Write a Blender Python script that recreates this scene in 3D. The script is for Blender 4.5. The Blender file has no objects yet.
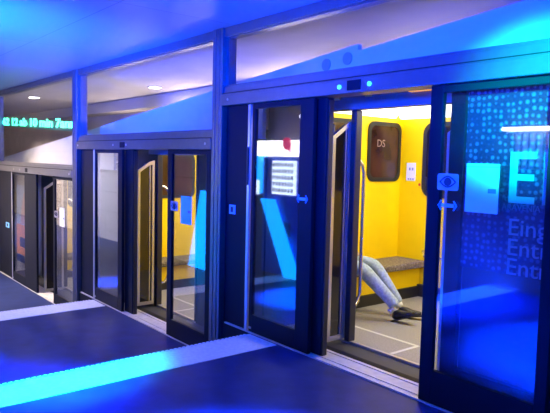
import bpy, bmesh, math, random
from mathutils import Vector, Matrix
random.seed(7)
S = bpy.context.scene
COL = S.collection

# ------------------------------------------------------------------ materials
def mat(name, base=(.5, .5, .5), rough=.5, metal=0.0, emit=None, estr=0.0, noise=0.0, nscale=8.0, bump=0.0, spec=.5):
    m = bpy.data.materials.new(name); m.use_nodes = True
    nt = m.node_tree; b = nt.nodes['Principled BSDF']
    b.inputs['Base Color'].default_value = (*base, 1)
    b.inputs['Roughness'].default_value = rough
    b.inputs['Metallic'].default_value = metal
    b.inputs['Specular IOR Level'].default_value = spec
    if emit:
        b.inputs['Emission Color'].default_value = (*emit, 1)
        b.inputs['Emission Strength'].default_value = estr
    if noise or bump:
        tc = nt.nodes.new('ShaderNodeTexCoord')
        n = nt.nodes.new('ShaderNodeTexNoise'); n.inputs['Scale'].default_value = nscale; n.inputs['Detail'].default_value = 6
        nt.links.new(tc.outputs['Object'], n.inputs['Vector'])
        if noise:
            r = nt.nodes.new('ShaderNodeValToRGB')
            r.color_ramp.elements[0].position = .3; r.color_ramp.elements[1].position = .7
            r.color_ramp.elements[0].color = (*[c * (1 - noise) for c in base], 1)
            r.color_ramp.elements[1].color = (*[min(1, c * (1 + noise)) for c in base], 1)
            nt.links.new(n.outputs['Fac'], r.inputs['Fac']); nt.links.new(r.outputs['Color'], b.inputs['Base Color'])
        if bump:
            bp = nt.nodes.new('ShaderNodeBump'); bp.inputs['Strength'].default_value = bump; bp.inputs['Distance'].default_value = .01
            nt.links.new(n.outputs['Fac'], bp.inputs['Height']); nt.links.new(bp.outputs['Normal'], b.inputs['Normal'])
    return m

def glass_mat(name, tint=(.9, .92, .95), f0=.1, k=1.3):
    m = bpy.data.materials.new(name); m.use_nodes = True
    nt = m.node_tree; nt.nodes.clear(); N = nt.nodes.new; L = nt.links.new
    out = N('ShaderNodeOutputMaterial'); mix = N('ShaderNodeMixShader')
    tr = N('ShaderNodeBsdfTransparent'); tr.inputs['Color'].default_value = (*tint, 1)
    gl = N('ShaderNodeBsdfAnisotropic'); gl.inputs['Roughness'].default_value = .03
    gl.inputs['Color'].default_value = (.95, .96, 1, 1)
    lw = N('ShaderNodeLayerWeight'); lw.inputs['Blend'].default_value = .5
    pw = N('ShaderNodeMath'); pw.operation = 'POWER'; pw.inputs[1].default_value = 5
    ma = N('ShaderNodeMath'); ma.operation = 'MULTIPLY_ADD'; ma.inputs[1].default_value = k; ma.inputs[2].default_value = f0; ma.use_clamp = True
    L(lw.outputs['Facing'], pw.inputs[0]); L(pw.outputs[0], ma.inputs[0]); L(ma.outputs[0], mix.inputs['Fac'])
    L(tr.outputs[0], mix.inputs[1]); L(gl.outputs[0], mix.inputs[2]); L(mix.outputs[0], out.inputs['Surface'])
    return m

def tile_mat(name, c1, c2, mortar, scale=1.0, w=.5, h=.25, rough=.4, axis='XZ', ms=.015, spec=.5):
    m = mat(name, c1, rough, spec=spec); nt = m.node_tree; b = nt.nodes['Principled BSDF']
    tc = nt.nodes.new('ShaderNodeTexCoord'); sp = nt.nodes.new('ShaderNodeSeparateXYZ'); cb = nt.nodes.new('ShaderNodeCombineXYZ')
    nt.links.new(tc.outputs['Object'], sp.inputs[0])
    nt.links.new(sp.outputs[axis[0]], cb.inputs['X']); nt.links.new(sp.outputs[axis[1]], cb.inputs['Y'])
    br = nt.nodes.new('ShaderNodeTexBrick'); br.inputs['Scale'].default_value = scale
    br.inputs['Brick Width'].default_value = w; br.inputs['Row Height'].default_value = h
    br.inputs['Mortar Size'].default_value = ms; br.offset = 0.0
    br.inputs['Color1'].default_value = (*c1, 1); br.inputs['Color2'].default_value = (*c2, 1); br.inputs['Mortar'].default_value = (*mortar, 1)
    nt.links.new(cb.outputs[0], br.inputs['Vector']); nt.links.new(br.outputs['Color'], b.inputs['Base Color'])
    return m

M = {}
M['floor'] = mat('platform_floor_paint', (.018, .028, .10), .42, spec=.16, noise=.25, nscale=5, bump=.12)
M['strip'] = mat('nosing_strip_white', (.72, .74, .72), .45, noise=.1, nscale=30)
M['sill'] = mat('sill_aluminium', (.55, .52, .5), .38, .25, noise=.12, nscale=18)
M['gap'] = mat('dark_rubber', (.03, .03, .035), .6)
M['ceil'] = tile_mat('ceiling_panels', (.34, .33, .34), (.31, .31, .32), (.12, .12, .13), w=2.4, h=1.2, rough=.4, axis='XY', ms=.004, spec=.12)
M['frame'] = mat('frame_metal', (.17, .17, .19), .34, .8, noise=.06, nscale=12)
M['stile'] = mat('dark_door_metal', (.010, .011, .018), .4, 0, spec=.06)
M['alu'] = mat('bright_aluminium', (.55, .54, .52), .3, .7)
M['glass'] = glass_mat('door_glass')
M['fanglass'] = glass_mat('fanlight_glass', (.95, .95, .95), .02, .7)
M['trainglass'] = mat('train_dark_glass', (.012, .011, .014), .06, spec=.6)
M['yellow'] = mat('yellow_panel', (.88, .62, .0), .38, noise=.03, nscale=3)
M['trainfloor'] = mat('train_floor_grey', (.27, .26, .25), .45, noise=.2, nscale=60)
M['trainline'] = mat('floor_line_pale', (.62, .62, .58), .5)
M['trainout'] = mat('train_outer_panel', (.02, .022, .03), .35, .2)
M['traingrey'] = mat('train_grey_panel', (.17, .165, .175), .4, .2)
M['roof'] = mat('train_roof_panel', (.62, .64, .68), .4, .1)
M['rubber'] = mat('black_rubber', (.012, .012, .014), .5)
M['chrome'] = mat('brushed_steel', (.65, .62, .55), .25, .9)
M['lamp'] = mat('lamp_diffuser', (.9, .9, .85), .4, emit=(1, .93, .74), estr=4)
M['down'] = mat('downlight_diffuser', (.9, .9, .9), .4, emit=(1, .95, .88), estr=14)
M['seat'] = mat('patterned_seat_fabric', (.16, .13, .085), .9, noise=.75, nscale=45)
M['tunnel'] = mat('tunnel_concrete', (.46, .41, .38), .8, noise=.12, nscale=2)
M['tunnelceil'] = mat('tunnel_ceiling_panel', (.50, .45, .42), .7, noise=.06, nscale=2)
M['duct'] = mat('grey_duct', (.36, .33, .31), .6)
M['jeans'] = mat('pale_denim', (.30, .38, .45), .85, noise=.25, nscale=40)
M['shoe'] = mat('black_shoe', (.012, .012, .014), .5)
M['sole'] = mat('dark_sole', (.02, .02, .022), .7)
M['sock'] = mat('pale_sock', (.55, .57, .6), .9)
M['jacket'] = mat('dark_jacket', (.02, .022, .03), .8, noise=.2, nscale=20)
M['skin'] = mat('skin', (.5, .32, .24), .5)
M['hair'] = mat('brown_hair', (.035, .02, .012), .6)
M['oppwall'] = mat('dark_hall_wall', (.16, .13, .13), .5, noise=.2, nscale=3)
M['opptile'] = tile_mat('pale_wall_tiles', (.66, .60, .54), (.62, .57, .52), (.40, .36, .33), w=.6, h=.6, rough=.35, ms=.012)
M['vblue'] = mat('machine_blue_panel', (.02, .10, .6), .35)
M['vsign'] = mat('machine_sign', (.9, .9, .9), .4, emit=(1, .95, .85), estr=9)
M['vred'] = mat('sign_red', (.7, .03, .08), .5, emit=(.8, .03, .08), estr=3)
M['vlit'] = mat('machine_display', (.8, .85, .9), .4, emit=(.75, .88, 1), estr=7)
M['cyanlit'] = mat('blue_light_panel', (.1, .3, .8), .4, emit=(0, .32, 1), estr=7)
M['vcan'] = mat('machine_goods', (.05, .06, .12), .4)
M['led'] = mat('ticker_green', (0, .1, .06), .5, emit=(.08, 1, .6), estr=7.0)
M['tickerbox'] = mat('ticker_case', (.01, .10, .07), .4, emit=(0, .35, .2), estr=.35)  # green base and faint emission stand in for the text's halo
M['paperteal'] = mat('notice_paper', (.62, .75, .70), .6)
M['paper'] = mat('white_paper', (.78, .78, .74), .6)
M['grey_ink'] = mat('grey_print', (.2, .25, .28), .6)
M['ink'] = mat('dark_print', (.02, .022, .05), .6)
M['stickgrey'] = mat('grey_sticker', (.36, .33, .35), .5)
M['stickblue'] = mat('pale_blue_sticker', (.18, .52, .9), .4)
M['letter'] = mat('pale_lettering', (.28, .44, .52), .5)
M['letterdim'] = mat('faint_lettering', (.12, .2, .32), .5)
M['ledblue'] = mat('signal_lamp', (.1, .4, .8), .3, emit=(.05, .5, 1), estr=3)
M['yellowtag'] = mat('yellow_tag', (.75, .55, .12), .5)
M['orangelamp'] = mat('orange_lamp_cover', (.85, .42, .03), .45, emit=(1, .42, .03), estr=.8)
M['cyanlitpaper'] = mat('cyan_lit_paper', (.12, .62, .80), .5, noise=.1, nscale=6)  # cyan light put into the paper colour where no cyan lamp reaches
M['brown'] = mat('brown_reflective', (.05, .020, .014), .12, noise=.6, nscale=3)
M['panetext'] = mat('pane_print', (.30, .20, .18), .5)
M['red'] = mat('red_sticker', (.7, .05, .03), .5)
M['poster_sky'] = mat('poster_pale', (.45, .50, .62), .5, emit=(.5, .55, .75), estr=.45)  # poster colours glow by added emission to brighten a dim board
M['poster_pink'] = mat('poster_pink', (.70, .42, .40), .5, emit=(.8, .42, .42), estr=.5)
M['poster_orange'] = mat('poster_orange', (.80, .28, .10), .5, emit=(1, .30, .10), estr=.5)
M['warmsign'] = mat('lit_white_sign', (.9, .85, .75), .5, emit=(1, .85, .6), estr=3.5)

# bubble film on the fixed glass panel
def bubble_mat():
    m = mat('bubble_film', (.02, .09, .25), .25)
    nt = m.node_tree; b = nt.nodes['Principled BSDF']; N = nt.nodes.new; L = nt.links.new
    tc = N('ShaderNodeTexCoord'); mp = N('ShaderNodeMapping'); mp.inputs['Scale'].default_value = (24, 0, 24)
    v = N('ShaderNodeTexVoronoi'); v.inputs['Scale'].default_value = 1.0; v.inputs['Randomness'].default_value = .35
    r = N('ShaderNodeValToRGB'); e = r.color_ramp.elements
    e[0].position = .24; e[0].color = (.10, .24, .42, 1); e[1].position = .40; e[1].color = (.012, .04, .13, 1)
    L(tc.outputs['Object'], mp.inputs['Vector']); L(mp.outputs[0], v.inputs['Vector']); L(v.outputs['Distance'], r.inputs['Fac']); L(r.outputs['Color'], b.inputs['Base Color'])
    return m
M['film'] = bubble_mat()

# ------------------------------------------------------------------ mesh helpers
class MB:
    def __init__(s): s.bm = bmesh.new()
    def box(s, x0, x1, y0, y1, z0, z1, bev=0.0):
        t = bmesh.new(); bmesh.ops.create_cube(t, size=1)
        for v in t.verts:
            v.co = ((x0 + x1) / 2 + v.co.x * (x1 - x0), (y0 + y1) / 2 + v.co.y * (y1 - y0), (z0 + z1) / 2 + v.co.z * (z1 - z0))
        if bev: bmesh.ops.bevel(t, geom=t.edges[:], offset=bev, segments=2, affect='EDGES', profile=.5)
        return s._merge(t)
    def _merge(s, t):
        me = bpy.data.meshes.new('tmp'); t.to_mesh(me); t.free(); s.bm.from_mesh(me); bpy.data.meshes.remove(me); return s
    def prism(s, pts, n, holes=None):
        # pts: list of 3D points (planar loop); extrude by vector n
        t = bmesh.new(); a = [t.verts.new(p) for p in pts]; c = [t.verts.new(Vector(p) + Vector(n)) for p in pts]
        k = len(pts)
        t.faces.new(a); t.faces.new(c[::-1])
        for i in range(k): t.faces.new((a[i], c[i], c[(i + 1) % k], a[(i + 1) % k]))
        bmesh.ops.recalc_face_normals(t, faces=t.faces[:])
        return s._merge(t)
    def ring(s, outer, inner, n):
        # frame between two loops with equal counts
        t = bmesh.new(); k = len(outer); n = Vector(n)
        o0 = [t.verts.new(p) for p in outer]; i0 = [t.verts.new(p) for p in inner]
        o1 = [t.verts.new(Vector(p) + n) for p in outer]; i1 = [t.verts.new(Vector(p) + n) for p in inner]
        for a in range(k):
            b = (a + 1) % k
            t.faces.new((o0[a], o0[b], i0[b], i0[a])); t.faces.new((o1[b], o1[a], i1[a], i1[b]))
            t.faces.new((o0[b], o0[a], o1[a], o1[b])); t.faces.new((i0[a], i0[b], i1[b], i1[a]))
        bmesh.ops.recalc_face_normals(t, faces=t.faces[:])
        return s._merge(t)
    def tube(s, pts, r, seg=10):
        t = bmesh.new(); pts = [Vector(p) for p in pts]; rings = []
        up = Vector((0.13, .31, .94)).normalized()
        for i, p in enumerate(pts):
            d = (pts[min(i + 1, len(pts) - 1)] - pts[max(i - 1, 0)]).normalized()
            a = d.cross(up)
            if a.length < .05: a = d.cross(Vector((1, 0, 0)))
            a.normalize(); b = d.cross(a)
            rr = r[i] if isinstance(r, (list, tuple)) else r
            rings.append([t.verts.new(p + (a * math.cos(2 * math.pi * k / seg) + b * math.sin(2 * math.pi * k / seg)) * rr) for k in range(seg)])
        for A, B in zip(rings, rings[1:]):
            for k in range(seg): t.faces.new((A[k], A[(k + 1) % seg], B[(k + 1) % seg], B[k]))
        t.faces.new(rings[0]); t.faces.new(rings[-1][::-1])
        bmesh.ops.recalc_face_normals(t, faces=t.faces[:])
        for f in t.faces: f.smooth = True
        return s._merge(t)
    def disc(s, c, r, h, axis='Y', seg=24):
        t = bmesh.new(); bmesh.ops.create_cone(t, cap_ends=True, segments=seg, radius1=r, radius2=r, depth=h)
        if axis == 'Y': bmesh.ops.rotate(t, verts=t.verts, matrix=Matrix.Rotation(math.pi / 2, 3, 'X'))
        if axis == 'X': bmesh.ops.rotate(t, verts=t.verts, matrix=Matrix.Rotation(math.pi / 2, 3, 'Y'))
        bmesh.ops.translate(t, verts=t.verts, vec=c)
        return s._merge(t)
    def build(s, name, m, parent=None, kind=None, label=None):
        me = bpy.data.meshes.new(name); s.bm.to_mesh(me); s.bm.free()
        o = bpy.data.objects.new(name, me); COL.objects.link(o)
        me.materials.append(M[m] if isinstance(m, str) else m)
        if parent:
            o.parent = parent
            w = parent; off = Vector((0, 0, 0))
            while w: off += w.location; w = w.parent
            me.transform(Matrix.Translation(-off))
        elif kind != 'keep':
            # origin at the base of the mesh
            b = [v.co for v in me.vertices]
            c = Vector(((min(v.x for v in b) + max(v.x for v in b)) / 2, (min(v.y for v in b) + max(v.y for v in b)) / 2, min(v.z for v in b)))
            if kind is None:
                me.transform(Matrix.Translation(-c)); o.location = c
        if kind and kind != 'keep': o['kind'] = kind
        if label: o['label'] = label
        return o

def tag(o, label, cat, group=None):
    o['label'] = label; o['category'] = cat
    if group: o['group'] = group
    return o
def thing(name, loc, label, cat, group=None):
    o = bpy.data.objects.new(name, None); o.empty_display_size = .1; COL.objects.link(o); o.location = loc
    return tag(o, label, cat, group)
def B(*a, bev=0.0): return MB().box(*a, bev=bev)

def rrect(u0, u1, v0, v1, r, seg=6):
    pts = []
    for cx, cy, a0 in ((u1 - r, v1 - r, 0), (u0 + r, v1 - r, 90), (u0 + r, v0 + r, 180), (u1 - r, v0 + r, 270)):
        for k in range(seg + 1):
            a = math.radians(a0 + 90 * k / seg); pts.append((cx + r * math.cos(a), cy + r * math.sin(a)))
    return pts

def text_mesh(name, body, x, y, z, size, m, parent=None, depth=.002, xscale=1.0, rot=None, fit=None, bold=0.0):
    cu = bpy.data.curves.new('t', 'FONT'); cu.body = body; cu.size = size; cu.extrude = depth; cu.resolution_u = 3; cu.offset = bold
    to = bpy.data.objects.new('t', cu); COL.objects.link(to)
    dg = bpy.context.evaluated_depsgraph_get(); dg.update()
    me = bpy.data.meshes.new_from_object(to.evaluated_get(dg)); bpy.data.objects.remove(to)
    me.name = name
    if fit:
        w = max(v.co.x for v in me.vertices) - min(v.co.x for v in me.vertices); xscale = fit / w
    me.transform(Matrix.Scale(xscale, 4, (1, 0, 0)))
    me.transform(rot or Matrix.Rotation(math.pi / 2, 4, 'X'))
    me.transform(Matrix.Translation((x, y, z)))
    o = bpy.data.objects.new(name, me); COL.objects.link(o); me.materials.clear(); me.materials.append(M[m])
    if parent:
        o.parent = parent; off = Vector((0, 0, 0)); w = parent
        while w: off += w.location; w = w.parent
        me.transform(Matrix.Translation(-off))
    return o

DROP = .43
# ------------------------------------------------------------------ setting: floor, ceiling, hall walls
f = MB()
f.box(-4.45, 3.0, -4.0, .0, -.30, 0)
f.box(-4.75, -4.45, -4.0, .0, -.6, -.215)
f.box(-8.27, -4.75, -4.0, .0, -.75, -DROP)
f.box(-8.57, -8.27, -4.0, .0, -1.0, -DROP - .215)
f.box(-30, -8.57, -4.0, .0, -1.1, -2 * DROP)
f.build('floor', 'floor', kind='structure')
def nosing(name, x0, x1, z):
    s = B(x0, x1, -4.0, -.03, z, z + .006)
    for k in range(95): s.box(x0 - .001, x0 + .028, -3.96 + k * .041, -3.96 + k * .041 + .024, z + .006, z + .013)
    return s.build(name, 'strip', kind='structure')
nosing('trim_1', -4.45, -4.04, 0)
nosing('trim_2', -8.26, -7.82, -DROP)
B(-30, 3.0, -4.0, .0, 2.95, 3.1).build('ceiling', 'ceil', kind='structure')
B(-12.2, 3.0, -4.15, -4.0, -1.1, 3.1).build('wall_front', 'oppwall', kind='structure')
B(-30, -12.2, -4.15, -4.0, -1.1, 3.1).build('wall_far', 'opptile', kind='structure')
B(3.0, 3.15, -4.15, 3.4, -1.1, 3.1).build('wall_right', 'oppwall', kind='structure')
B(-30.15, -30, -4.15, 3.4, -2.2, 3.1).build('wall_left', 'opptile', kind='structure')
# tunnel behind the train
B(-30, 3.0, 3.3, 3.45, -2.2, 3.1).build('wall_back', 'tunnel', kind='structure')
B(-30, 3.0, .0, 3.45, 2.98, 3.1).build('ceiling_tunnel', 'tunnelceil', kind='structure')
B(-30, 3.0, .0, 3.45, -2.2, -2.05).build('floor_trackbed', 'duct', kind='structure')
B(-30, 3.0, 2.55, 2.95, 2.72, 2.97, bev=.01).build('trim_99', 'duct', kind='structure')  # grey cable duct under the tunnel ceiling

# ------------------------------------------------------------------ the screen wall
POST = [(-1.25, -1.06), (-5.15, -4.97), (-9.06, -8.88), (-13.70, -13.50)]
bays = [dict(x0=-4.97, x1=-1.25, z=0, hb=2.185, hg=2.30, ht=2.372),
        dict(x0=-8.88, x1=-5.15, z=-DROP, hb=1.757, hg=1.87, ht=1.945),
        dict(x0=-13.50, x1=-9.06, z=-2 * DROP, hb=1.315, hg=1.43, ht=1.492)]
TOP = 2.86
n = 1
def trim(mb, m):
    global ntrim
    o = mb.build('trim_%d' % ntrim, m, kind='structure'); ntrim += 1; return o
ntrim = 3
for i, (a, b) in enumerate(POST):
    zb = [-.55, -1.0, -1.2, -1.2][i]
    p = B(a, b, -.04, .13, zb, 2.95, bev=.006)
    p.box(a + .045, a + .065, -.046, -.03, zb + .01, 2.94)
    p.box(b - .065, b - .045, -.046, -.03, zb + .01, 2.94)
    trim(p, 'frame')
trim(B(-13.50, -1.25, -.02, .13, TOP, 2.95, bev=.004), 'frame')      # head rail under the ceiling
for b in bays:
    # transom + fanlight
    t = B(b['x0'], b['x1'], -.015, .12, b['hg'] + .012, b['ht'], bev=.004)
    trim(t, 'frame')
fan = []
for k, b in enumerate(bays):
    w = MB()
    x0, x1, z0, z1 = b['x0'], b['x1'], b['ht'], TOP
    o_ = [(x0, .01, z0), (x1, .01, z0), (x1, .01, z1), (x0, .01, z1)]
    q = .022
    i_ = [(x0 + q + .02, .01, z0 + q), (x1 - q, .01, z0 + q), (x1 - q, .01, z1 - q * .4), (x0 + q + .02, .01, z1 - q * .4)]
    w.ring(o_, i_, (0, .07, 0))
    wf = w.build('window_%d' % (k + 1), 'frame', kind='structure')
    B(x0 + q, x1 - q, .04, .048, z0 + q, z1 - q * .4).build('glass_pane', 'fanglass', wf)

# door header cases
hl = ['navy door header case over the right doorway with two blue lamps',
      'grey door header case over the middle doorway', 'beige grey door header case over the leftmost doorway']
for k, b in enumerate(bays):
    h = thing('door_header', ((b['x0'] + b['x1']) / 2, 0, b['hb']), hl[k], 'door header', 'door header cases')
    c = B(b['x0'], b['x1'], -.05, .14, b['hb'], b['hg'], bev=.006)
    c.box(b['x0'], b['x1'], -.056, -.04, b['hg'] - .012, b['hg'] - .004)
    c.build('cover', 'frame', h)
    B(b['x0'], b['x1'], -.03, .12, b['hg'], b['hg'] + .012).build('shadow_gap', 'rubber', h)
    for x in ((b['x0'] + .12, b['x1'] - .12) if k == 0 else (b['x0'] + .09, b['x0'] + 1.35, b['x0'] + 1.75, b['x1'] - .1)):
        MB().disc((x, -.052, b['hb'] + .058), .014, .008).build('screw_cap', 'alu', h)
    xm = [-3.17, -7.25, -11.35][k]
    B(xm - .07, xm + .07, -.056, -.045, b['hb'] + .02, b['hg'] - .02, bev=.003).build('sensor_window', 'stile', h)
    if k == 0:
        for x in (-3.32, -3.01): MB().disc((x, -.055, 2.238), .017, .012).build('signal_lamp', 'ledblue', h)
# plinth and sill per bay
for b, (a, c) in zip(bays, ((-4.45, -1.25), (-8.26, -5.15), (-13.50, -9.06))):
    trim(B(b['x0'], b['x1'], .0, .36, b['z'] - .6, b['z'] - .004), 'stile')
    s = B(b['x0'] + .05, b['x1'], .0, .25, b['z'] - .002, b['z'] + .012)
    for y in (.055, .2): s.box(b['x0'] + .05, b['x1'], y, y + .012, b['z'] + .012, b['z'] + .018)
    trim(s, 'sill')
    trim(B(b['x0'], b['x1'], .25, .60, b['z'] - .3, b['z'] - .02), 'gap')

def solid_panel(x0, x1, z0, z1, label):
    t = thing('solid_panel', ((x0 + x1) / 2, .05, z0), label, 'panel', 'dark panels beside the doorways')
    p = B(x0, x1, .02, .08, z0, z1, bev=.006); p.build('sheet', 'stile', t)
    B(x1, x1 + .045, .0, .09, z0, z1, bev=.008).build('edge_profile', 'alu', t)
    return t
p1 = solid_panel(-4.965, -4.585, -.0, 2.185, 'dark solid panel left of the right doorway with a small square blue sticker')
p2 = solid_panel(-8.87, -8.34, -DROP, 1.757, 'dark solid panel beside the post left of the middle doorway')
p3 = solid_panel(-13.49, -12.52, -2 * DROP, 1.315, 'dark solid panel at the far left edge with a tiny blue sticker')
g = B(-4.575, -4.55, -.012, .0, 1.42, 1.78, bev=.004)
g.build('pull_grip', 'rubber', p1)
def square_sticker(x0, x1, z0, z1, par):
    s = B(x0, x1, .012, .0195, z0, z1).build('sticker', 'stickblue', par, label='small square pale blue sticker')
    w, h = x1 - x0, z1 - z0
    B(x0 + w * .3, x0 + w * .7, .009, .0115, z0 + h * .2, z0 + h * .8).build('pictogram', 'ink', s)
square_sticker(-4.885, -4.785, 1.12, 1.21, p1)
square_sticker(-13.13, -12.75, .15, .30, p3) if False else square_sticker(-12.98, -12.75, .16, .26, p3)

def sliding_door(x0, x1, z0, z1, y0, sl, sr, rail, label, top=.05):
    t = thing('sliding_door', ((x0 + x1) / 2, y0, z0), label, 'door', 'sliding doors of the glass door screen')
    y1 = y0 + .04
    B(x0, x0 + sl, y0, y1, z0, z1, bev=.005).build('stile', 'stile', t)
    B(x1 - sr, x1, y0, y1, z0, z1, bev=.005).build('stile', 'stile', t)
    B(x0 + sl, x1 - sr, y0, y1, z0, z0 + rail, bev=.004).build('bottom_rail', 'stile', t)
    B(x0 + sl, x1 - sr, y0, y1, z1 - top, z1, bev=.004).build('top_rail', 'stile', t)
    B(x0 + sl, x1 - sr, y0 + .014, y0 + .022, z0 + rail, z1 - top).build('glass_pane', 'glass', t)
    B(x0 + .012 if sl < sr else x1 - sr, x0 + sl if sl < sr else x1 - .012, y0 - .006, y0, z0 + .03, z0 + .05).build('roller_guide', 'alu', t)
    return t
A0 = sliding_door(-4.51, -3.66, .015, 2.185, .0, .045, .175, .17, 'glass sliding door with blue reflections, left leaf of the right doorway')
B0 = sliding_door(-2.50, -1.60, .015, 2.185, .0, .10, .075, .235, 'glass sliding door with eye sticker, right leaf of the right doorway')
A1 = sliding_door(-8.28, -7.36, -DROP + .015, 1.757, .0, .04, .13, .17, 'glass sliding door with lilac reflection, left leaf of the middle doorway')
B1 = sliding_door(-6.13, -5.20, -DROP + .015, 1.757, .0, .10, .10, .20, 'glass sliding door with blue slanted reflection, right leaf of the middle doorway')
A2 = sliding_door(-12.46, -10.95, -2 * DROP + .015, 1.315, .0, .04, .70, .17, 'narrow glass sliding door, left leaf of the leftmost doorway')
B2 = sliding_door(-10.06, -9.08, -2 * DROP + .015, 1.315, .0, .09, .03, .17, 'glass sliding door with beige tile reflection, right leaf of the leftmost doorway')
# dark door pockets behind the left leaves
for x0, x1, z0, z1, l in ((-3.70, -3.56, .0, 2.185, 'right'), (-7.40, -7.16, -DROP, 1.757, 'middle')):
    j = thing('door_jamb', ((x0 + x1) / 2, .08, z0), 'dark upright jamb strip behind the left leaf of the %s doorway' % l, 'door jamb', 'dark door jambs')
    B(x0, x1, .06, .13, z0, z1, bev=.006).build('post', 'stile', j)
    B(x1 - .004, x1 + .012, .07, .12, z0 + .02, z1 - .02).build('rubber_seal', 'rubber', j)

# arrows-and-lock stickers on the stiles
def arrow_sticker(xc, zc, par, y, w=.12):
    s = MB().prism([(xc - w * .36, y, zc - .012), (xc + w * .36, y, zc - .012), (xc + w * .36, y, zc + .012), (xc - w * .36, y, zc + .012)], (0, -.003, 0))
    for sgn in (-1, 1):
        s.tube([(xc + sgn * w * .34, y - .002, zc + .032), (xc + sgn * w * .5, y - .002, zc), (xc + sgn * w * .34, y - .002, zc - .032)], .006, 6)
    return s.build('arrow_sticker', 'stickblue', par, label='small blue double arrow sticker')
arrow_sticker(-3.775, 1.338, A0, -.001, .13)
arrow_sticker(-2.33, 1.39, B0, -.001, .14)
# eye sticker and paper notice on each right-hand leaf
def dress_leaf(leaf, x0, zf, label, paper='paperteal'):
    ex, ez = x0 + .167, zf + 1.546
    e = MB().prism([(x, -.004, z) for x, z in rrect(ex - .082, ex + .081, ez - .056, ez + .054, .015, 3)], (0, .003, 0)).build('eye_sticker', 'stickgrey', leaf, label='square grey sticker with an eye drawn on it')
    up = [(ex - .06 + .12 * k / 12, -.006, ez + .036 * math.sin(math.pi * k / 12)) for k in range(13)]
    lo = [(ex - .06 + .12 * k / 12, -.006, ez - .034 * math.sin(math.pi * k / 12)) for k in range(13)]
    ey = MB(); ey.tube(up, .0045, 6); ey.tube(lo, .0045, 6)
    ey.build('eye_outline', 'ink', e)
    ei = MB(); ei.tube([(ex + .024 * math.cos(a * .5236), -.006, ez + .024 * math.sin(a * .5236)) for a in range(13)], .005, 6)
    ei.disc((ex, -.006, ez), .022, .003); ei.build('eye_iris', 'ink', e)
    t = thing('paper_notice', (x0 + .41, .012, zf + 1.36), label, 'notice', 'paper notices on the door glass')
    a, b = x0 + .295, x0 + .525
    B(a, b, .009, .012, zf + 1.36, zf + 1.67).build('sheet', paper, t)
    B(b - .07, b - .015, .006, .0085, zf + 1.487, zf + 1.515).build('print_block', 'grey_ink', t)
    B(a, b, .006, .0085, zf + 1.648, zf + 1.652).build('print_line', 'grey_ink', t)
dress_leaf(B0, -2.50, 0, 'cyan lit paper notice on the right door glass beside the eye sticker')
dress_leaf(B1, -6.13, -DROP, 'paper notice coloured as if cyan lit on the glass of the middle doorway right leaf', 'cyanlitpaper')
dress_leaf(B2, -10.06, -2 * DROP, 'white paper notice on the glass of the leftmost doorway right leaf', 'paper')

# fixed glass panel with bubble film and lettering
D = thing('glass_panel', (-1.8, .1, .0), 'fixed glass panel with blue bubble print and entrance lettering', 'glass panel')
B(-2.40, -2.285, .09, .14, .0, 2.185, bev=.005).build('stile', 'stile', D)
B(-2.285, -1.25, .09, .14, .0, .28, bev=.005).build('bottom_rail', 'stile', D)
gp = B(-2.285, -1.25, .105, .113, .28, 2.185).build('glass_pane', 'glass', D)
B(-2.285, -1.25, .1135, .116, .98, 2.185).build('printed_film', 'film', D)
def letter(name, boxes):
    g = MB()
    for q in boxes: g.box(q[0], q[1], .098, .1, q[2], q[3])
    return g.build(name, 'letter', D)
letter('big_letter', [(-1.957, -1.907, 1.432, 1.747), (-1.907, -1.79, 1.432, 1.474), (-1.907, -1.80, 1.572, 1.612), (-1.907, -1.79, 1.705, 1.747)])
letter('big_letter', [(-1.742, -1.692, 1.432, 1.747)])
text_mesh('small_lettering', 'ARAVENIA', -2.0, .1, 1.387, .055, 'letterdim', D, fit=.25)
text_mesh('small_lettering', 'C', -1.985, .1, 1.44, .04, 'letterdim', D)
for w, z in (('Eingang', 1.232), ('Entrée', 1.107), ('Entrance', .985)):
    text_mesh('lettering', w, -1.955, .1, z, .15, 'letter', D, xscale=1.06)

# ------------------------------------------------------------------ ticker behind the left fanlight
tk = thing('ticker_sign', (-11.4, .1, 2.06), 'green glowing text ticker in the left upper window', 'ticker sign')
sl = (2.125 - 2.325) / (13.6 - 9.43)
shear = Matrix.Identity(4); shear[2][0] = -.043
rot = shear @ Matrix.Rotation(math.pi / 2, 4, 'X')
ca = MB().prism([(-13.48, .10, 2.255), (-9.08, .10, 2.03), (-9.08, .10, 2.17), (-13.48, .10, 2.435)], (0, .05, 0))
ca.build('case', 'tickerbox', tk)
text_mesh('ticker_text', '62 12 ab 10 min 7anat', -13.45, .095, 2.275, .20, 'led', tk, rot=rot, fit=4.3, depth=.003, bold=.006)

# ------------------------------------------------------------------ the train
T = thing('train', (-6, 1.6, -.9), 'yellow train with open doors standing behind the glass door screen', 'train')
# inclined roof seen through the fanlights
def roofz(x): return 2.56 + .098 * (x + 4.98)
rf = MB()
rf.prism([(-20, .54, roofz(-20)), (2.0, .54, roofz(2.0) - .06), (2.0, .54, roofz(2.0) - .13), (-20, .54, roofz(-20) - .07)], (0, 2.35, 0))
rf.prism([(-20, .5, roofz(-20)), (-3.66, .5, roofz(-3.66)), (-3.66, .5, roofz(-3.66) - .05), (-3.55, .5, roofz(-3.55) - .075), (2.0, .5, roofz(2.0) - .06), (2.0, .5, 2.32),
          (-5.0, .5, 2.32), (-5.0, .5, 1.88), (-8.76, .5, 1.88), (-8.76, .5, 1.45), (-12.6, .5, 1.45), (-12.6, .5, 1.0), (-20, .5, .9)], (0, .045, 0))
rf.build('roof', 'roof', T)
for x in (-4.05, -3.78): MB().disc((x, .497, roofz(x) - .10), .055, .02).build('roof_vent', 'duct', T)

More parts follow.
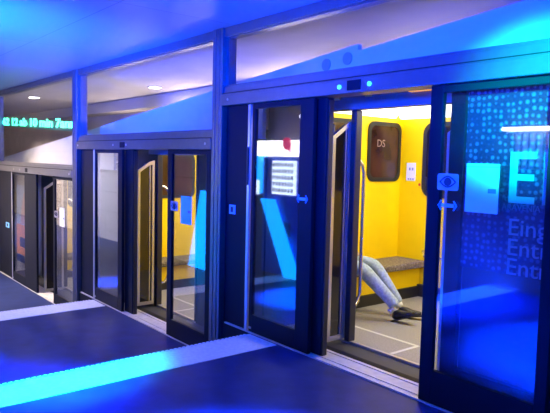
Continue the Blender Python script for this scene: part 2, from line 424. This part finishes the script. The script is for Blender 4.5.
def compartment(dx, dz, full=True):
    X = lambda v: v + dx
    Z = lambda v: v + dz
    E = -4.97
    JL = -4.15 if dx == 0 else -3.78
    # end wall with two windows and far wall, floor, ceiling
    ew = B(X(E - .06), X(E), .65, 2.80, Z(-.05), Z(2.42)); ew.build('end_wall', 'yellow', T)
    B(X(E), X(-1.31), 2.75, 2.80, Z(-.05), Z(2.42)).build('side_wall', 'yellow', T)
    B(X(-1.36), X(-1.31), .65, 2.80, Z(-.05), Z(2.42)).build('end_wall', 'yellow', T)
    fl = B(X(E), X(-1.31), .63, 2.75, Z(-.08), Z(0)).build('train_floor', 'trainfloor', T)
    ln = B(X(-4.10), X(-3.27), 1.0, 1.035, Z(.0005), Z(.003)); ln.box(X(-3.30), X(-3.265), .64, 1.0, Z(.0005), Z(.003))
    ln.build('floor_marking', 'trainline', T)
    B(X(JL), X(-2.70), .60, .635, Z(-.03), Z(.004)).build('door_threshold', 'alu', T)
    B(X(E), X(-1.31), .65, 2.75, Z(2.40), Z(2.44)).build('train_ceiling', 'paper', T)
    # platform side of the body
    so = MB()
    so.box(X(E - .06), X(JL), .60, .66, Z(-.6), Z(2.42))
    so.box(X(-2.70), X(-1.31), .60, .66, Z(-.6), Z(2.42))
    so.build('body_side', 'trainout', T)
    B(X(JL - .17), X(-2.55), .55, .66, Z(2.13), Z(2.33), bev=.01).build('door_header', 'traingrey', T)
    for a, c in ((-3.80, -3.735), (-2.72, -2.68)):
        B(X(a), X(c), .585, .67, Z(0), Z(2.13), bev=.01).build('door_jamb', 'trainout', T)
    # lamp cove
    lp = MB().prism([(X(-4.955), 2.745, Z(2.395)), (X(-4.955), 2.745, Z(2.225)), (X(-4.955), 2.69, Z(2.225)), (X(-4.955), 2.56, Z(2.395))], (3.58, 0, 0))
    lp.build('ceiling_lamp', 'lamp', T)
    lp = MB().prism([(X(E + .012), 2.55, Z(2.395)), (X(E + .012), 2.55, Z(2.225)), (X(E + .06), 2.55, Z(2.225)), (X(E + .20), 2.55, Z(2.395))], (0, -1.75, 0))
    lp.build('ceiling_lamp', 'lamp', T)
    # end-wall windows
    for y0, y1 in ((2.10, 2.72), (1.12, 1.93)):
        o2 = [(X(E), y, z) for y, z in rrect(y0, y1, Z(1.43), Z(2.17), .11)]
        i2 = [(X(E), y, z) for y, z in rrect(y0 + .05, y1 - .05, Z(1.48), Z(2.12), .08)]
        w = MB().ring(o2, i2, (.018, 0, 0)).build('window_frame', 'rubber', T)
        MB().prism([(p[0] + .002, p[1], p[2]) for p in i2], (.006, 0, 0)).build('window_pane', 'brown', w)
    if dx == 0:
        text_mesh('pane_lettering', 'DS', 0, 0, 0, .13, 'panetext', T, rot=Matrix.Translation((-4.958, 2.26, 1.86)) @ Matrix.Rotation(math.pi / 2, 4, 'Z') @ Matrix.Rotation(math.pi / 2, 4, 'X'), depth=.001)
    # far side windows
    for x0, x1 in ((-4.62, -3.72), (-3.4, -2.5), (-2.2, -1.4)):
        o2 = [(x, 2.75, z) for x, z in rrect(X(x0), X(x1), Z(1.25), Z(2.17), .14)]
        i2 = [(x, 2.75, z) for x, z in rrect(X(x0 + .05), X(x1 - .05), Z(1.30), Z(2.12), .10)]
        w = MB().ring(o2, i2, (0, -.018, 0)).build('window_frame', 'rubber', T)
        MB().prism([(p[0], p[1] - .002, p[2]) for p in i2], (0, -.006, 0)).build('window_pane', 'trainglass', w)
    # bench along the end wall
    bn = B(X(E), X(-4.50), .80, 2.745, Z(.375), Z(.455), bev=.02).build('bench', 'seat', T)
    B(X(E), X(-4.60), .80, 2.745, Z(.0), Z(.37)).build('bench_base', 'yellow', bn)
    B(X(-4.60), X(-4.57), .80, 2.745, Z(.0), Z(.13)).build('skirting', 'rubber', bn)
    B(X(-4.60), X(-1.33), 2.70, 2.745, Z(.0), Z(.15)).build('skirting', 'rubber', T)
    # grab pole by the door and a bent rail at the far side
    pole = [(X(-3.835), .76, Z(.30)), (X(-3.835), .80, Z(.34)), (X(-3.835), .82, Z(.42)), (X(-3.835), .82, Z(1.56)), (X(-3.835), .80, Z(1.63)), (X(-3.835), .76, Z(1.67)), (X(-3.835), .70, Z(1.69))]
    MB().tube([(X(-3.835), .66, Z(.28))] + pole + [(X(-3.835), .66, Z(1.69))], .017, 10).build('grab_pole', 'chrome', T)
    MB().tube([(X(-4.42), 2.73, Z(.62)), (X(-4.42), 2.55, Z(.60)), (X(-4.36), 2.5, Z(.56)), (X(-4.1), 2.5, Z(.56)), (X(-4.02), 2.52, Z(.6)), (X(-4.02), 2.73, Z(.62))], .015, 8).build('grab_rail', 'chrome', T)
    # stickers and latch
    s = B(X(-4.87), X(-4.73), 2.744, 2.7495, Z(1.44), Z(1.67)).build('notice_sticker', 'paper', T, label='small white notice on yellow wall')
    for k in range(3): B(X(-4.845 + k * .035), X(-4.82 + k * .035), 2.741, 2.7435, Z(1.455), Z(1.475)).build('print_block', 'grey_ink', s)
    for k in range(2): B(X(-4.83 + k * .045), X(-4.805 + k * .045), 2.741, 2.7435, Z(1.575), Z(1.61)).build('print_block', 'grey_ink', s)
    MB().disc((X(-4.66), 2.747, Z(1.40)), .018, .004).build('round_sticker', 'red', T)
    B(X(-4.575), X(-4.545), 2.715, 2.749, Z(1.30), Z(1.50), bev=.006).build('door_latch', 'rubber', T)

def train_leaf(x, y0, y1, z0, z1):
    ch = .14
    o_ = [(x, y0, z0), (x, y1, z0), (x, y1, z1), (x, y0 + ch * 1.25, z1 - .02), (x, y0, z1 - ch)]
    q = .034
    i_ = [(x, y0 + q, z0 + q * 1.3), (x, y1 - q, z0 + q * 1.3), (x, y1 - q, z1 - q - .03), (x, y0 + ch * 1.25 + .01, z1 - .02 - q * 1.2), (x, y0 + q, z1 - ch - q * .6)]
    fr = MB().ring(o_, i_, (-.035, 0, 0)).build('door_leaf', 'alu', T)
    MB().prism([(p[0] - .012, p[1], p[2]) for p in i_], (-.01, 0, 0)).build('leaf_glass', 'trainglass', fr)
    B(x - .0345, x - .002, (y0 + y1) / 2 + .05, (y0 + y1) / 2 + .062, z0 + .05, z1 - .06).build('leaf_divider', 'alu', fr)

for dx, dz in ((0, 0), (-3.75, -DROP), (-7.52, -2 * DROP)): compartment(dx, dz)
train_leaf(-3.80, .37, .59, .02, 2.03)
train_leaf(-2.58, .37, .59, .02, 2.03)
train_leaf(-7.52, .31, .56, -DROP + .02, 1.62)
train_leaf(-10.98, .15, .50, -2 * DROP + .02, 1.20)
B(-3.10, -2.87, .50, .549, 2.235, 2.275, bev=.008).build('orange_lamp', 'orangelamp', T)
for x, z in ((-3.94, 2.243), (-3.56, 2.25)): B(x - .035, x + .035, .538, .5495, z - .02, z + .02).build('yellow_tag', 'yellowtag', T)
for xx, zz in ((-3.82, 0), (-7.55, -DROP), (-11.0, -2 * DROP)):
    MB().tube([(xx - .14, .50, zz + .02), (xx - .14, .50, zz + 1.0), (xx - .10, .50, zz + 1.25), (xx - .13, .50, zz + 1.55), (xx - .12, .50, zz + 2.0)], [.022, .03, .03, .028, .02], 8).build('door_post', 'alu', T)

# advert board beyond the leftmost doorway
ab = thing('advert_board', (-13.85, .62, -2.05), 'advert board with pink and orange poster behind the far left door glass', 'advert board')
B(-15.2, -12.75, .60, .66, -2.05, 1.40, bev=.01).build('board', 'paper', ab)
ps = B(-14.9, -12.95, .592, .5995, -.60, 1.02).build('poster_sheet', 'poster_sky', ab)
B(-14.9, -12.95, .586, .5915, -.60, .08).build('orange_band', 'poster_orange', ps)
MB().prism([(-14.0, .588, .1), (-13.3, .588, .1), (-13.25, .588, .55), (-13.45, .588, .85), (-13.75, .588, .8), (-13.9, .588, .5)], (0, .0035, 0)).build('pink_patch', 'poster_pink', ps)
B(-14.05, -13.6, .582, .5855, -.42, -.20).build('dark_patch', 'ink', ps)
B(-14.9, -12.95, .592, .5995, -.78, -.62).build('blue_band', 'vblue', ab)

# ------------------------------------------------------------------ seated passenger
def skin_mesh(name, pts, edges, radii, m, parent=None, sub=2):
    me = bpy.data.meshes.new(name); me.from_pydata(pts, edges, [])
    o = bpy.data.objects.new(name, me); COL.objects.link(o)
    md = o.modifiers.new('skin', 'SKIN'); md.use_smooth_shade = True
    for v, r in zip(me.skin_vertices[0].data, radii): v.radius = (r, r) if not isinstance(r, tuple) else r
    me.skin_vertices[0].data[0].use_root = True
    s2 = o.modifiers.new('sub', 'SUBSURF'); s2.levels = sub; s2.render_levels = sub
    dg = bpy.context.evaluated_depsgraph_get(); dg.update()
    nm = bpy.data.meshes.new_from_object(o.evaluated_get(dg)); bpy.data.objects.remove(o); bpy.data.meshes.remove(me)
    for pl in nm.polygons: pl.use_smooth = True
    nm.name = name; nm.materials.clear(); nm.materials.append(M[m])
    o = bpy.data.objects.new(name, nm); COL.objects.link(o)
    if parent:
        o.parent = parent; nm.transform(Matrix.Translation(-parent.location))
    return o
P = thing('person', (-4.5, 1.35, 0), 'seated passenger in pale jeans and black shoes with legs stretched out', 'person')
# body with head, arms, hands
OX, OY = .0, -.16
bp = [(-4.80, 1.36, .56), (-4.84, 1.36, .80), (-4.84, 1.36, 1.02), (-4.81, 1.36, 1.13), (-4.79, 1.36, 1.24), (-4.78, 1.36, 1.35),
      (-4.82, 1.17, 1.03), (-4.72, 1.12, .80), (-4.58, 1.22, .69), (-4.53, 1.25, .675),
      (-4.82, 1.55, 1.03), (-4.72, 1.60, .80), (-4.58, 1.50, .69), (-4.53, 1.47, .675)]
be = [(0, 1), (1, 2), (2, 3), (3, 4), (4, 5), (2, 6), (6, 7), (7, 8), (8, 9), (2, 10), (10, 11), (11, 12), (12, 13)]
br = [.14, .135, .15, .062, .09, .075, .062, .045, .033, .035, .062, .045, .033, .035]
body = skin_mesh('body', bp, be, br, 'skin', P)
jk = skin_mesh('jacket', [bp[0], bp[1], bp[2], (-4.83, 1.36, 1.12), bp[6], bp[7], bp[8], bp[10], bp[11], bp[12]],
               [(0, 1), (1, 2), (2, 3), (2, 4), (4, 5), (5, 6), (2, 7), (7, 8), (8, 9)], [.155, .152, .168, .08, .08, .062, .05, .08, .062, .05], 'jacket', P)
hr = MB(); t = bmesh.new(); bmesh.ops.create_uvsphere(t, u_segments=20, v_segments=12, radius=.105)
for v in t.verts: v.co = Vector((-4.80 + v.co.x * 1.0, 1.36 + v.co.y * .9, 1.335 + max(v.co.z, -.03) * 1.05))
for fce in t.faces: fce.smooth = True
hr._merge(t); hr.build('hair', 'hair', P)
for s_ in (-1, 1):
    MB().disc((-4.695, 1.36 + s_ * .032, 1.29), .011, .008, 'X', 12).build('eye', 'ink', P)
MB().tube([(-4.69, 1.36, 1.28), (-4.67, 1.36, 1.25), (-4.69, 1.36, 1.235)], [.008, .014, .01], 8).build('nose', 'skin', P)
MB().tube([(-4.70, 1.335, 1.20), (-4.693, 1.36, 1.198), (-4.70, 1.385, 1.20)], .006, 6).build('mouth', 'red', P)
for s_, base in ((-1, bp[9]), (1, bp[13])):
    for k, dy in enumerate((-.024, -.008, .008, .024)):
        L = (.055, .068, .064, .05)[k]
        skin_mesh('finger', [(base[0] - .005, base[1] + dy * .8, base[2]), (base[0] + L * .55, base[1] + dy, base[2] - .012), (base[0] + L, base[1] + dy, base[2] - .045)], [(0, 1), (1, 2)], [.010, .009, .007], 'skin', P, 1)
    skin_mesh('thumb', [(base[0] - .03, base[1] - s_ * .025, base[2]), (base[0] + .005, base[1] - s_ * .05, base[2] - .01), (base[0] + .03, base[1] - s_ * .052, base[2] - .025)], [(0, 1), (1, 2)], [.013, .011, .009], 'skin', P, 1)
# trousers: both legs in one mesh
tp = [(-4.80, 1.36, .56), (-4.72, 1.46, .55), (-4.34, 1.55, .55), (-4.29, 1.57, .51), (-4.10, 1.70, .18), (-4.085, 1.71, .135),
      (-4.72, 1.27, .54), (-4.24, 1.29, .535), (-4.19, 1.30, .495), (-3.99, 1.50, .20), (-3.965, 1.52, .155)]
te = [(0, 1), (1, 2), (2, 3), (3, 4), (4, 5), (0, 6), (6, 7), (7, 8), (8, 9), (9, 10)]
trz = skin_mesh('jeans', tp, te, [.13, .098, .080, .080, .064, .068, .098, .082, .082, .064, .068], 'jeans', P)
def shoe(hx, hy, ang, pitch):
    pts = [(-.03, 0, .055), (.05, 0, .055), (.13, 0, .045), (.215, 0, .036), (.25, 0, .034), (.02, 0, .10)]
    R = Matrix.Translation((hx, hy, .0)) @ Matrix.Rotation(ang, 4, 'Z') @ Matrix.Rotation(-pitch, 4, 'Y')
    w = [tuple(R @ Vector(p)) for p in pts]
    s = skin_mesh('shoe', w, [(0, 1), (1, 2), (2, 3), (3, 4), (1, 5)], [(.042, .045), (.044, .045), (.046, .038), (.042, .028), (.03, .022), .045], 'shoe', P)
    so = MB(); out = []
    for k in range(20):
        a = 2 * math.pi * k / 20
        out.append(tuple(R @ Vector((.105 + .185 * math.cos(a), .048 * math.sin(a) * (1 - .15 * math.cos(a)), .004))))
    so.prism(out, R.to_3x3() @ Vector((0, 0, .018))); so.build('sole', 'sole', s)
    MB().tube([R @ Vector((.015, 0, .10)), R @ Vector((.0, 0, .15))], .043, 12).build('sock', 'sock', P)
shoe(-4.06, 1.71, math.radians(20), math.radians(8))
shoe(-3.955, 1.515, math.radians(10), math.radians(24))

# ------------------------------------------------------------------ hall side opposite the doors (seen mirrored in the glass)
V = thing('vending_machine', (-8.15, -3.6, -DROP), 'blue vending machine mirrored in the left door glass', 'vending machine')
B(-8.82, -7.75, -4.0, -3.45, -DROP, 1.72, bev=.012).build('cabinet', 'vblue', V)
B(-9.02, -7.74, -4.0, -3.40, 1.74, 2.02, bev=.01).build('sign', 'vsign', V)
lg = MB().disc((-8.08, -3.395, 1.96), .11, .02); lg.prism([(-8.08, -3.40, 1.99), (-7.96, -3.40, 1.97), (-8.0, -3.40, 1.78)], (0, .02, 0))
lg.build('sign_mark', 'vred', V, label='round red mark on the white sign')
ds = B(-8.52, -7.86, -3.45, -3.43, 1.05, 1.66).build('display_window', 'vlit', V)
for r in range(5):
    for c in range(7):
        B(-8.48 + c * .085, -8.44 + c * .085, -3.43, -3.41, 1.09 + r * .115, 1.16 + r * .115, bev=.006).build('drink_can', 'vcan', ds)
B(-8.3, -8.0, -3.448, -3.43, .3, .55, bev=.004).build('delivery_flap', 'ink', V)
LP = thing('light_column', (-9.2, -3.7, -DROP), 'blue glowing column mirrored in the left door glass', 'light column')
B(-9.40, -9.06, -3.75, -3.55, 1.02, 1.84, bev=.01).build('panel', 'cyanlit', LP)
B(-9.38, -9.06, -3.549, -3.53, 1.0, 1.28).build('white_panel', 'vlit', LP)
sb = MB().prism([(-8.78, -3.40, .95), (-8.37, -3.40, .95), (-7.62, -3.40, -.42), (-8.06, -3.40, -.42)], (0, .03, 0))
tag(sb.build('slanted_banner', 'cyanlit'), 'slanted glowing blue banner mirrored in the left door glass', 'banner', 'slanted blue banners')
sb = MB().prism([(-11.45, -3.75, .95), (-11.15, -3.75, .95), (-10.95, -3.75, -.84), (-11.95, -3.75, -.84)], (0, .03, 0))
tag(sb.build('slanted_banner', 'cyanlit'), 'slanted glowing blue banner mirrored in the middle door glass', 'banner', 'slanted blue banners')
LT = thing('lattice_panel', (-3.9, -3.95, 1.6), 'pale lattice panel mirrored behind the large letter', 'lattice panel')
B(-4.15, -3.3, -4.0, -3.97, 1.62, 2.10).build('sheet', 'paper', LT)
for k in range(9): B(-4.13 + k * .1, -4.11 + k * .1, -3.97, -3.95, 1.63, 2.09).build('slat', 'traingrey', LT)
TU = thing('tube_lamp', (-3.9, -3.9, 2.13), 'white tube lamp mirrored as a bright line above the lettering', 'lamp')
MB().tube([(-4.25, -3.88, 2.14), (-3.5, -3.88, 2.14)], .022, 12).build('tube', 'down', TU)
B(-4.27, -3.48, -3.985, -3.905, 2.12, 2.17).build('fitting', 'alu', TU)
wl = thing('wall_lamp', (-8.0, -3.95, 2.4), 'small white wall lamp mirrored at the top of the left door glass', 'lamp')
B(-8.35, -8.05, -3.99, -3.90, 2.46, 2.51, bev=.01).build('diffuser', 'down', wl)
B(-8.37, -8.03, -4.0, -3.985, 2.44, 2.53).build('back_plate', 'alu', wl)

# ------------------------------------------------------------------ ceiling lamps
def downlight(x, y, z, label, r=.11):
    t = thing('ceiling_lamp', (x, y, z), label, 'lamp', 'round ceiling lamps')
    MB().disc((x, y, z - .012), r, .02, 'Z').build('diffuser', 'down', t)
    o_ = [(x + (r + .03) * math.cos(a * math.pi / 12), y + (r + .03) * math.sin(a * math.pi / 12), z - .016) for a in range(24)]
    i_ = [(x + r * math.cos(a * math.pi / 12), y + r * math.sin(a * math.pi / 12), z - .016) for a in range(24)]
    MB().ring(o_, i_, (0, 0, .015)).build('trim_ring', 'alu', t)
downlight(-10.2, 1.95, 2.98, 'bright round lamp in the middle upper window')
downlight(-14.2, .97, 2.98, 'bright round lamp in the left upper window')

def area(name, loc, tgt, size, color, power, sy=None, spread=None):
    l = bpy.data.lights.new(name, 'AREA'); l.energy = power; l.color = color; l.size = size
    if sy: l.shape = 'RECTANGLE'; l.size_y = sy
    if spread: l.spread = math.radians(spread)
    o = bpy.data.objects.new(name, l); COL.objects.link(o); o.location = loc
    o.rotation_euler = (Vector(tgt) - Vector(loc)).to_track_quat('-Z', 'Y').to_euler(); return o
def spot(name, loc, tgt, color, power, ang, blend=.5, rad=.05):
    l = bpy.data.lights.new(name, 'SPOT'); l.energy = power; l.color = color; l.spot_size = math.radians(ang); l.spot_blend = blend; l.shadow_soft_size = rad
    o = bpy.data.objects.new(name, l); COL.objects.link(o); o.location = loc
    o.rotation_euler = (Vector(tgt) - Vector(loc)).to_track_quat('-Z', 'Y').to_euler(); return o

BLUE = (.0, .036, 1.0)
spot('blue_floor_spot', (-4.7, -3.1, 2.9), (-4.7, -2.8, 0), BLUE, 34000, 62, 1.0, .12)
spot('blue_floor_spot_right', (-1.9, -2.2, 2.9), (-2.0, -2.0, 0), (0, .09, 1), 60000, 54, .9, .12)
spot('blue_floor_spot_middle', (-6.7, -3.3, 2.9), (-6.6, -2.7, -.4), (0, .16, 1), 105000, 30, .9, .12)
area('blue_ceiling_wash', (-5.2, -3.6, 2.0), (-6.5, -2.0, 2.95), .8, (0, .05, 1), 800, .4, 72)
area('blue_ceiling_wash_right', (-1.5, -3.7, 2.2), (-2.8, -1.5, 2.95), .8, BLUE, 420, .4, 78)
area('blue_door_wash', (.6, -2.0, 2.4), (-1.8, .1, 1.2), .5, (0, .10, 1), 120, .5)
spot('blue_floor_spot_left', (-11.2, -1.75, 2.9), (-11.2, -1.6, -.86), (0, .14, 1), 30000, 20, .9, .12)
spot('strip_tint_spot', (-3.0, -3.8, 2.8), (-4.27, -1.7, 0), (.0, 1, .55), 4200, 19, 1.0)  # added spot that tints the floor strip cyan
spot('cyan_beam_light_right', (-.3, -2.0, 2.5), (-1.68, .05, 2.08), (.0, 1, .62), 5500, 27, 1.0)
WARM = (1, .80, .66)
area('hall_lamp_left', (-12.3, -2.6, 2.9), (-11.3, -.4, 0), 1.2, WARM, 340, .5, 95)
area('hall_lamp_far', (-18, -2.4, 2.9), (-18, -3.2, 0), 4, (.72, .72, 1), 380, .5, 100)
area('hall_lamp_distant', (-23, -2.4, 2.9), (-23, -3.4, 0), 3, WARM, 420, .5, 100)
area('tunnel_lamp', (-10.2, 1.95, 2.93), (-10.2, 1.95, 0), .22, (1, .9, .8), 30)
area('tunnel_lamp_far', (-14.2, .97, 2.93), (-14.2, .97, 0), .22, (1, .9, .8), 30)
for x, pw in ((-2.2, 44), (-4.4, 44), (-7, 26), (-9.8, 24), (-12.8, 24)):
    area('tunnel_fill_uplight', (x, 2.75, 2.62 + .098 * (x + 4.98)), (x, 2.2, 3.0), 1.6, (1, .82, .70), pw, .12)  # added uplights, unseen behind the roof, to brighten the tunnel
for dx, dz in ((0, 0), (-3.75, -DROP), (-7.52, -2 * DROP)):
    area('carriage_lamp', (-3.1 + dx, 1.8, 2.36 + dz), (-3.1 + dx, 1.8, 0), 2.6, (1, .90, .70), 82, .8)

# ------------------------------------------------------------------ world, camera, view
w = bpy.data.worlds.new('world'); S.world = w; w.use_nodes = True
w.node_tree.nodes['Background'].inputs['Color'].default_value = (.02, .03, .09, 1)
w.node_tree.nodes['Background'].inputs['Strength'].default_value = .15

f_, yaw, pitch, roll, d_, e_ = 593.81, math.radians(39.032), math.radians(4.4349), math.radians(1.3666), 3.359, 1.66
fw = Vector((-math.cos(yaw) * math.cos(pitch), math.sin(yaw) * math.cos(pitch), -math.sin(pitch)))
r = fw.cross(Vector((0, 0, 1))).normalized(); u = r.cross(fw)
R = math.cos(roll) * r + math.sin(roll) * u; U = -math.sin(roll) * r + math.cos(roll) * u
cam = bpy.data.cameras.new('camera'); co = bpy.data.objects.new('camera', cam); COL.objects.link(co)
cam.sensor_width = 36; cam.lens = f_ / 550 * 36; cam.clip_start = .05
co.matrix_world = Matrix(((R.x, U.x, -fw.x, 0), (R.y, U.y, -fw.y, -d_), (R.z, U.z, -fw.z, e_), (0, 0, 0, 1)))
S.camera = co
S.view_settings.view_transform = 'Standard'; S.view_settings.look = 'None'
S.view_settings.exposure = 0; S.view_settings.gamma = 1; S.view_settings.use_curve_mapping = False
